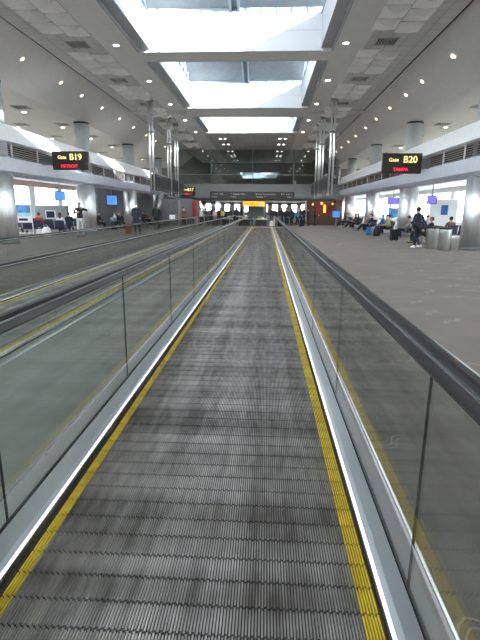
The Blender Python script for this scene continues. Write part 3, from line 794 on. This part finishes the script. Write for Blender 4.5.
# right: man walking, left: man in white trousers, two walkers
person(6.66, 21.0, math.radians(-150), 'walk', 'man in dark navy jacket and trousers walking with white shoes on the right carpet', top='cloth_navy', legs='cloth_navy', shoes='cloth_white')
person(-10.5, 26.2, math.radians(15), 'photo', 'masked man in black top and pale trousers raising his arms, left side', top='cloth_black', legs='cloth_light', hair='hair_grey', mask=True, h=1.07)
person(-8.06, 29.2, math.radians(-5), 'carry', 'heavy person in dark blue top and white mask walking on the left', top='cloth_navy', legs='cloth_navy', hair='hair_grey', mask=True, coat=True, wide=1.35, h=1.06)
person(-7.45, 31.9, math.radians(20), 'walk', 'person in black coat walking beside the third left column', skin_='skin_dark', top='cloth_black', legs='cloth_black', coat=True, wide=1.1, h=1.06)
person(-6.5, 37.2, math.radians(10), 'stand', 'person in brown top standing left of the red shop front', top='cloth_brown', legs='cloth_black', h=.95)
# centre crowd
crowd = [(-5.9, 42.9, 'stand', 'cloth_light', 'cloth_black', 'person in light grey top standing by the red shop'), (-5.6, 44.6, 'walk', 'cloth_black', 'cloth_black', 'person in black standing in the left of the far crowd'),
         (-4.9, 45.2, 'stand', 'cloth_pink', 'cloth_grey', 'person in pale pink top in the left of the far crowd'), (-4.2, 45.9, 'walk', 'cloth_yellow', 'cloth_black', 'person in pale yellow jacket bending by the left barrier'),
         (-3.7, 48.5, 'stand', 'cloth_black', 'cloth_black', None), (-3.1, 49.4, 'walk', 'cloth_navy', 'cloth_black', None), (-4.4, 50, 'stand', 'cloth_black', 'cloth_navy', None),
         (-2.6, 51, 'stand', 'cloth_black', 'cloth_black', None), (-5.1, 51, 'stand', 'cloth_navy', 'cloth_black', None), (-6.0, 50, 'walk', 'cloth_grey', 'cloth_black', None),
         (.75, 46.2, 'stand', 'cloth_black', 'cloth_black', 'person in black with a pale bag just right of the yellow sign'), (1.35, 47.6, 'walk', 'cloth_black', 'cloth_grey', None),
         (2.0, 47, 'stand', 'cloth_black', 'cloth_navy', None), (2.6, 48.2, 'stand', 'cloth_navy', 'cloth_navy', None), (3.1, 46.8, 'walk', 'cloth_blue', 'cloth_navy', 'person in blue walking at the right end of the far crowd'),
         (3.6, 48.8, 'stand', 'cloth_black', 'cloth_black', None), (4.3, 48.5, 'stand', 'cloth_navy', 'cloth_black', None), (5.1, 49.4, 'stand', 'cloth_black', 'cloth_black', None), (1.7, 49.6, 'stand', 'cloth_black', 'cloth_black', None),
         (-2.9, 47.3, 'stand', 'cloth_black', 'cloth_black', None), (-3.9, 47, 'walk', 'cloth_navy', 'cloth_black', None), (-5.4, 47.6, 'stand', 'cloth_black', 'cloth_black', None), (-4.7, 48.6, 'stand', 'cloth_black', 'cloth_black', None),
         (2.3, 50.3, 'stand', 'cloth_black', 'cloth_black', None), (3.3, 50.6, 'stand', 'cloth_navy', 'cloth_black', None), (1.0, 49, 'stand', 'cloth_black', 'cloth_navy', None), (4.0, 50.8, 'walk', 'cloth_black', 'cloth_black', None), (-3.4, 53, 'stand', 'cloth_black', 'cloth_black', None), (.6, 51.5, 'stand', 'cloth_navy', 'cloth_black', None), (2.9, 52, 'walk', 'cloth_black', 'cloth_black', None)]
for i, (x, y, po, a, b, lb) in enumerate(crowd):
    side = 'left' if x < -1 else 'right'
    person(x, y, random.uniform(-3, 3), po, lb or 'dark clothed person in the far crowd %s of the yellow sign' % side, top=a, legs=b, hair=random.choice(['hair_dark', 'hair_brown', 'hair_dark']), h=random.uniform(.93, 1.03),
           skin_=random.choice(['skin_light', 'skin_dark']), group=None if lb else 'dark figures in the far crowd, %s' % side)

# ------------------------------------------------------------------ seating
def seat_row(x, y, rz, n, label):
    t = thing('seat_row', label, 'seats', (x, y, -.02), rz)
    W = .58
    MB().box(-n * W / 2, n * W / 2, .03, .11, .30, .37).build('beam', 'grey_metal', t)
    for k in range(n):
        xc = -n * W / 2 + W * (k + .5)
        if k == 0:
            m = MB(); P = [(-.25, .42), (-.22, .45), (.0, .42), (.22, .43), (.25, .38), (.0, .37), (-.22, .39)]
            m.rings([[(-.26, y_, z_) for y_, z_ in P], [(.26, y_, z_) for y_, z_ in P]], smooth=False); sm_ = m.mesh('seat', 'navy')
            m = MB(); P = [(.20, .42), (.27, .62), (.34, .88), (.39, .88), (.33, .62), (.26, .40)]
            m.rings([[(-.26, y_, z_) for y_, z_ in P], [(.26, y_, z_) for y_, z_ in P]], smooth=False); bm_ = m.mesh('backrest', 'navy')
            am = MB(); am.tube([(0, .25, .42), (0, .22, .64), (0, -.16, .64), (0, -.2, .42)], .018); am_ = am.mesh('armrest', 'grey_metal')
        for nm, me in (('seat', sm_), ('backrest', bm_)):
            o = bpy.data.objects.new(nm, me); COL.objects.link(o); o.parent = t; o.location = (xc, 0, 0)
            b = o.modifiers.new('b', 'BEVEL'); b.width = .015; b.segments = 2
        for xe in ((xc - W / 2, xc + W / 2) if k == 0 else (xc + W / 2,)):
            o = bpy.data.objects.new('armrest', am_); COL.objects.link(o); o.parent = t; o.location = (xe, 0, 0)
    for xe in (-n * W / 2 + .3, n * W / 2 - .3):
        m = MB(); m.tube([(xe, .07, .33), (xe, .07, .03)], .025); m.tube([(xe, -.26, .03), (xe, .30, .03)], .02); m.build('leg', 'grey_metal', t)
    return t
R_ = math.radians
rows = [  # x, y, rz, n, label, people
    (-12.9, 26.9, R_(195), 4, 'navy seat row left of the pale trousered man, seen from behind', [(0, 'cloth_white', 'seated person in white top beside white bags, left lounge'), (2, 'cloth_red', 'seated person in red jacket in the left lounge')]),
    (-14.5, 28.6, R_(0), 4, 'navy seat row behind the red jacketed person', [(1, 'cloth_grey', 'seated person in grey facing the camera behind the red jacket')]),
    (-13.4, 31.6, R_(195), 3, 'navy seat row just behind the pale trousered man', [(1, 'cloth_black', 'seated person in black behind the pale trousered man')]),
    (-12.9, 35.4, R_(90), 3, 'navy seat row right of the second left column', [(1, 'cloth_black', 'seated person in black right of the second left column'), (2, 'cloth_navy', 'seated person in navy right of the second left column')]),
    (-12.6, 43.4, R_(60), 3, 'navy seat row beside the third left column', [(0, 'cloth_pink', 'seated person in pale top beside the third left column')]),
    (8.3, 25.0, R_(-90), 3, 'navy seat row behind the walking man on the right', [(0, 'cloth_navy', 'seated person in navy behind the walking man'), (2, 'cloth_black', 'seated person in black left of the walking man')]),
    (10.6, 25.4, R_(180), 4, 'navy seat row behind the steel bins', [(1, 'cloth_black', 'seated person in black behind the steel bins'), (3, 'cloth_brown', 'seated person in brown behind the steel bins')]),
    (8.4, 33.6, R_(-90), 4, 'navy seat row past the second right column', [(0, 'cloth_blue', 'seated person in bright blue past the second right column'), (2, 'cloth_grey', 'seated person in grey past the second right column'), (3, 'cloth_yellow', 'seated person in yellow further along the right row')]),
    (8.2, 43.4, R_(-90), 4, 'navy seat row past the third right column', [(0, 'cloth_black', 'seated person in black past the third right column'), (1, 'cloth_brown', 'seated person in brown past the third right column'), (3, 'cloth_navy', 'seated person in navy far along the right side')]),
    (11.5, 34.6, R_(90), 4, 'navy seat row deeper in the right lounge', [(1, 'cloth_light', 'seated person in pale top deeper in the right lounge')]),
    (8.6, 29.0, R_(-100), 3, 'navy seat row beside the second right column, nearest the aisle', [(0, 'cloth_black', 'lounging person in black beside the second right column'), (1, 'cloth_grey', 'seated person in grey beside the second right column')]),
    (8.2, 38.0, R_(-90), 4, 'navy seat row just before the third right column', [(1, 'cloth_black', 'seated person in black before the third right column'), (2, 'cloth_tan', 'seated person in tan before the third right column'), (3, 'cloth_navy', 'seated person in navy before the third right column')]),
    (8.2, 48.4, R_(-90), 4, 'navy seat row before the fourth right column', [(0, 'cloth_black', 'seated person in black before the fourth right column'), (2, 'cloth_grey', 'seated person in grey before the fourth right column')]),
    (-16.6, 30.6, R_(10), 4, 'navy seat row against the left windows', [(0, 'cloth_navy', 'seated person in navy against the left windows'), (2, 'cloth_tan', 'seated person in tan against the left windows')]),
    (-11.8, 36.9, R_(120), 3, 'navy seat row before the third left column', [(0, 'cloth_navy', 'seated person in navy before the third left column'), (2, 'cloth_light', 'seated person in pale top before the third left column')]),
    (-12.2, 47.4, R_(90), 4, 'navy seat row before the fourth left column', [(0, 'cloth_black', 'seated person in black before the fourth left column'), (2, 'cloth_brown', 'seated person in brown before the fourth left column')]),
    (10.9, 20.6, R_(90), 2, 'navy seats just right of the nearest right column', []),
]
for x, y, rz, n, lb, ppl in rows:
    seat_row(x, y, rz, n, lb)
    for k, colr, pl in ppl:
        off = -n * .29 + .58 * (k + .5)
        person(x + off * math.cos(rz), y + off * math.sin(rz), rz, 'lounge' if colr == 'cloth_black' else 'sit', pl, top=colr, legs='cloth_navy' if k % 2 else 'cloth_black', hair='hair_dark' if k % 2 else 'hair_brown', longhair=colr == 'cloth_white', z=-.06)

# ------------------------------------------------------------------ bins, posters, bags, screens, shops
def bin_(x, y, label):
    t = thing('litter_bin', label, 'bin', (x, y, -.02), 0, 'steel litter bins by the right column')
    MB().lathe([(.22, 0), (.24, .03), (.26, .80), (.265, .86)], n=24).build('body', 'bin_steel', t)
    MB().lathe([(.275, .86), (.275, .92), (.16, .94), (.15, .90)], n=24).build('lid', 'black', t)
bin_(7.5, 20.05, 'front steel litter bin nearest the right column'); bin_(7.25, 20.85, 'left steel litter bin behind the front one'); bin_(7.75, 21.6, 'rear steel litter bin of the three')

t = thing('poster_stand', 'blue and white poster in a white metal floor stand on the left', 'poster stand', (-12.95, 24.7, -.02), R_(8))
m = MB()
for x in (-.42, .42): m.tube([(x, 0, 0), (x, 0, 1.75)], .025)
m.tube([(-.42, 0, .25), (.42, 0, .25)], .02); m.tube([(-.42, -.2, .02), (-.42, .2, .02)], .02); m.tube([(.42, -.2, .02), (.42, .2, .02)], .02)
m.build('frame', 'paper', t)
MB().box(-.40, .40, -.02, .02, .80, 1.74).build('board', 'paper', t)
MB().box(-.38, .38, -.026, -.021, 1.32, 1.72).build('poster_top', 'poster_blue', t)
MB().box(-.38, .38, -.026, -.021, 1.12, 1.32).build('poster_middle', 'poster_sky', t)
MB().box(-.26, .20, -.030, -.026, .90, 1.02).build('poster_picture', 'cloth_navy', t)

def bag(x, y, z, sx, sz, m_, label, cat='bag'):
    t = thing(cat.replace(' ', '_'), label, cat, (x, y, z))
    mb = MB(); mb.lathe([(.6, 0), (1, .1), (1.02, .4), (.85, .8), (.5, 1)], n=14); me = mb.build('sack', m_, t); me.scale = (sx, sx * .7, sz)
    h = MB(); h.tube([(-.3 * sx, 0, sz * .95), (-.2 * sx, 0, sz * 1.2), (.2 * sx, 0, sz * 1.2), (.3 * sx, 0, sz * .95)], .012); h.build('handle', m_, t)
bag(-12.2, 25.6, -.02, .26, .55, 'paper', 'white plastic bag beside the poster stand')
bag(-12.75, 25.9, .0, .2, .4, 'cloth_light', 'second pale bag on the floor behind the white plastic bag')
bag(7.0, 30.0, 0, .22, .6, 'cloth_navy', 'dark blue backpack on the floor past the second right column')
bag(6.8, 31.4, 0, .2, .5, 'cloth_blue', 'bright blue backpack on the floor before the yellow clothed person')
bag(-8.7, 29.3, -.02, .18, .6, 'cap_orange', 'orange bag beside the heavy person in blue')
bag(.55, 45.6, 0, .18, .5, 'cloth_light', 'pale bag on the floor beneath the yellow sign post')
def suitcase(x, y, rz, m_, label):
    t = thing('suitcase', label, 'suitcase', (x, y, -.02), rz)
    MB().box(-.2, .2, -.13, .13, .05, .62).build('shell', m_, t, bevel=.04)
    h = MB(); h.tube([(-.1, .08, .6), (-.1, .08, 1.0), (.1, .08, 1.0), (.1, .08, .6)], .012); h.build('handle', 'grey_metal', t)
    for a in (-.15, .15): MB().lathe([(.03, 0), (.03, .05)], (a, 0, 0), 10).build('wheel', 'black', t)
suitcase(6.9, 25.6, .2, 'cloth_black', 'black suitcase standing behind the walking man')
suitcase(-11.3, 34.6, .2, 'cloth_black', 'black suitcase beside the second left column')
suitcase(3.5, 45.8, .5, 'cloth_navy', 'navy suitcase at the right end of the far crowd')

def wall_screen(x, y, z, w, h, m_, rz, label, hang=True, cat='screen'):
    t = thing('display_screen' if cat == 'screen' else 'poster', label, cat, (x, y, z), rz)
    MB().box(-w / 2 - .04, w / 2 + .04, 0, .08, -h / 2 - .04, h / 2 + .04).build('casing', 'dark_board' if hang else 'paper', t)
    MB().box(-w / 2, w / 2, -.008, -.001, -h / 2, h / 2).build('screen' if hang else 'print', m_, t)
    if not hang:
        for xx in (-w * .4, w * .4): MB().box(xx - .03, xx + .03, .02, .07, -z - .02, -h / 2).build('leg', 'grey_metal', t)
    if hang: MB().box(-.03, .03, .03, .07, h / 2, 3.95 - z).build('hanger', 'grey_metal', t)
wall_screen(11.9, 45.5, 2.42, .95, .55, 'screen_purple', -.25, 'purple lit screen hanging past the second right column')
wall_screen(10.4, 30.6, 2.25, .5, .45, 'screen_purple', -.4, 'small purple screen hanging above the walking man')
wall_screen(-13.0, 29.5, 2.3, .55, .5, 'screen_blue', .3, 'blue screen hanging in the left lounge right of the grey kiosk')
wall_screen(-12.6, 38.4, 2.2, .8, .7, 'screen_blue', .2, 'bright blue screen hanging before the third left column')
wall_screen(13.6, 50.0, 1.3, 1.7, 1.0, 'poster_blue', -.25, 'blue landscape picture below the purple screen', hang=False, cat='poster')
t = thing('partition_panel', 'white partition panel with a small blue notice behind the steel bins', 'partition', (11.2, 30.5, -.02), -.3)
MB().box(-.75, .75, 0, .1, 0, 2.3).build('panel', 'wall_white', t); MB().box(-.2, .2, -.012, -.001, 1.35, 1.95).build('notice', 'cloth_blue', t)
t = thing('floor_sign', 'small light blue sign on a post at the far right', 'sign', (6.25, 42.6, -.02), 0)
MB().box(-.33, .33, -.03, .03, .95, 1.5).build('panel', 'screen_blue', t); MB().tube([(0, 0, 0), (0, 0, .95)], .03).build('post', 'grey_metal', t); MB().lathe([(.2, 0), (.2, .03)]).build('base', 'grey_metal', t)
t = thing('kiosk', 'grey service kiosk with a framed picture in the left lounge', 'kiosk', (-15.6, 33.6, -.02), .2)
MB().box(-1.1, 1.1, 0, .9, 0, 1.75).build('cabinet', 'grey_metal', t, bevel=.02); MB().box(-.35, .35, -.05, 0, .8, 1.4).build('picture_frame', 'paper', t); MB().box(-.28, .28, -.06, -.05, .87, 1.33).build('picture', 'cloth_navy', t)
t = thing('waste_cabinet', 'square cabinet with white notice left of the brown clothed person', 'cabinet', (-7.4, 37.4, -.02))
MB().box(-.28, .28, -.25, .25, 0, 1.15).build('cabinet', 'wall_dark', t, bevel=.02); MB().box(-.22, .22, -.262, -.251, .65, 1.1).build('notice', 'wall_white', t)
# barrier rails right before the crowd
for i, (x, y) in enumerate(((-3.3, 44.3), (-2.5, 44.3))):
    t = thing('queue_barrier', ('left' if i == 0 else 'right') + ' low steel barrier left of the near walkway end', 'barrier', (x, y, -.02))
    m = MB(); m.tube([(-.33, 0, 0), (-.33, 0, .85), (-.25, 0, .93), (.25, 0, .93), (.33, 0, .85), (.33, 0, 0)], .03); m.build('rail', 'chrome', t)
# sales cart pair past the walkway
for x, lb in ((-1.75, 'left'), (-.45, 'right')):
    t = thing('display_table', '%s of two dark tables with white tops beyond the walkway end' % lb, 'table', (x, 46.6, -.02))
    MB().box(-.55, .55, -.3, .3, 0, .62).build('base', 'black', t, bevel=.02); MB().box(-.6, .6, -.34, .34, .62, .68).build('top', 'paper', t)
tag(MB().lathe([(.28, 0), (.3, .12), (.2, .2), (.05, .22)], n=16).build('goods_pile', 'cloth_yellow', None, (-.5, 46.6, .66)), 'yellow green goods heaped on the right far table', 'goods')

# shops under the bridge
t = thing('shop_front', 'dark bar front with orange lights under the bridge on the right', 'shop', (6.3, 50.5, -.02))
MB().box(-1.9, 1.6, 1.2, 4.5, 0, 2.56).build('interior', 'wood_dark', t)
MB().box(1.0, 1.7, -.1, .4, 0, 2.56).build('pillar', 'wood_dark', t)
MB().box(-1.9, 1.0, .6, .9, 0, 1.0).build('counter', 'wood_dark', t)
MB().box(-.9, -.5, 1.1, 1.19, .9, 2.2).build('red_panel', 'shop_red', t); MB().box(.25, .6, 1.1, 1.19, .7, 2.1).build('red_panel', 'shop_red', t)
MB().box(-.1, .12, 1.1, 1.19, 1.3, 2.1).build('lit_panel', 'orange_glow', t)
for x, z, r in ((-1.3, 2.15, .1), (-.35, 2.25, .14), (-1.0, 1.2, .05), (.8, 2.2, .1), (-.6, 1.0, .05)):
    MB().lathe([(.02, -r), (r * .7, -r * .7), (r, 0), (r * .7, r * .7), (.02, r)], (x, .9, z), 12).build('lamp', 'orange_glow', t)
t = thing('shop_front', 'red shop front with small orange lights left of the far crowd', 'shop', (-7.2, 47.5, -.02))
MB().box(-.2, .2, 0, .6, 0, 2.4).build('red_panel', 'shop_red', t); MB().box(-3.4, -.2, .3, 6, 0, 2.56).build('wall', 'wall_dark', t)
MB().box(-1.7, -1.5, .2, .3, 0, 2.4).build('post', 'grey_metal', t)
for x, z in ((.55, 2.2), (.9, 1.75)): MB().lathe([(.02, -.09), (.08, 0), (.02, .09)], (x, .3, z), 10).build('lamp', 'orange_glow', t)
for x in (.55, .9): pass

# lounge ceiling light panels
lp = None
for side, x0 in (('left', -13.6), ('left', -17.2), ('right', 10.6), ('right', 14.4)):
    for k in range(8):
        y = 10 + 6 * k; lb = 'flat light panel in the low %s lounge ceiling' % side; g = 'lounge ceiling panels, %s' % side
        if lp is None:
            lp = thing('light_panel', lb, 'ceiling light', (x0, y, 3.95), 0, g)
            MB().box(-.62, .62, -.32, .32, -.03, 0).build('frame', 'paper', lp); MB().box(-.57, .57, -.27, .27, -.036, -.031).build('diffuser', 'troffer', lp)
        else: dup(lp, (x0, y, 3.95), 0, lb, g)
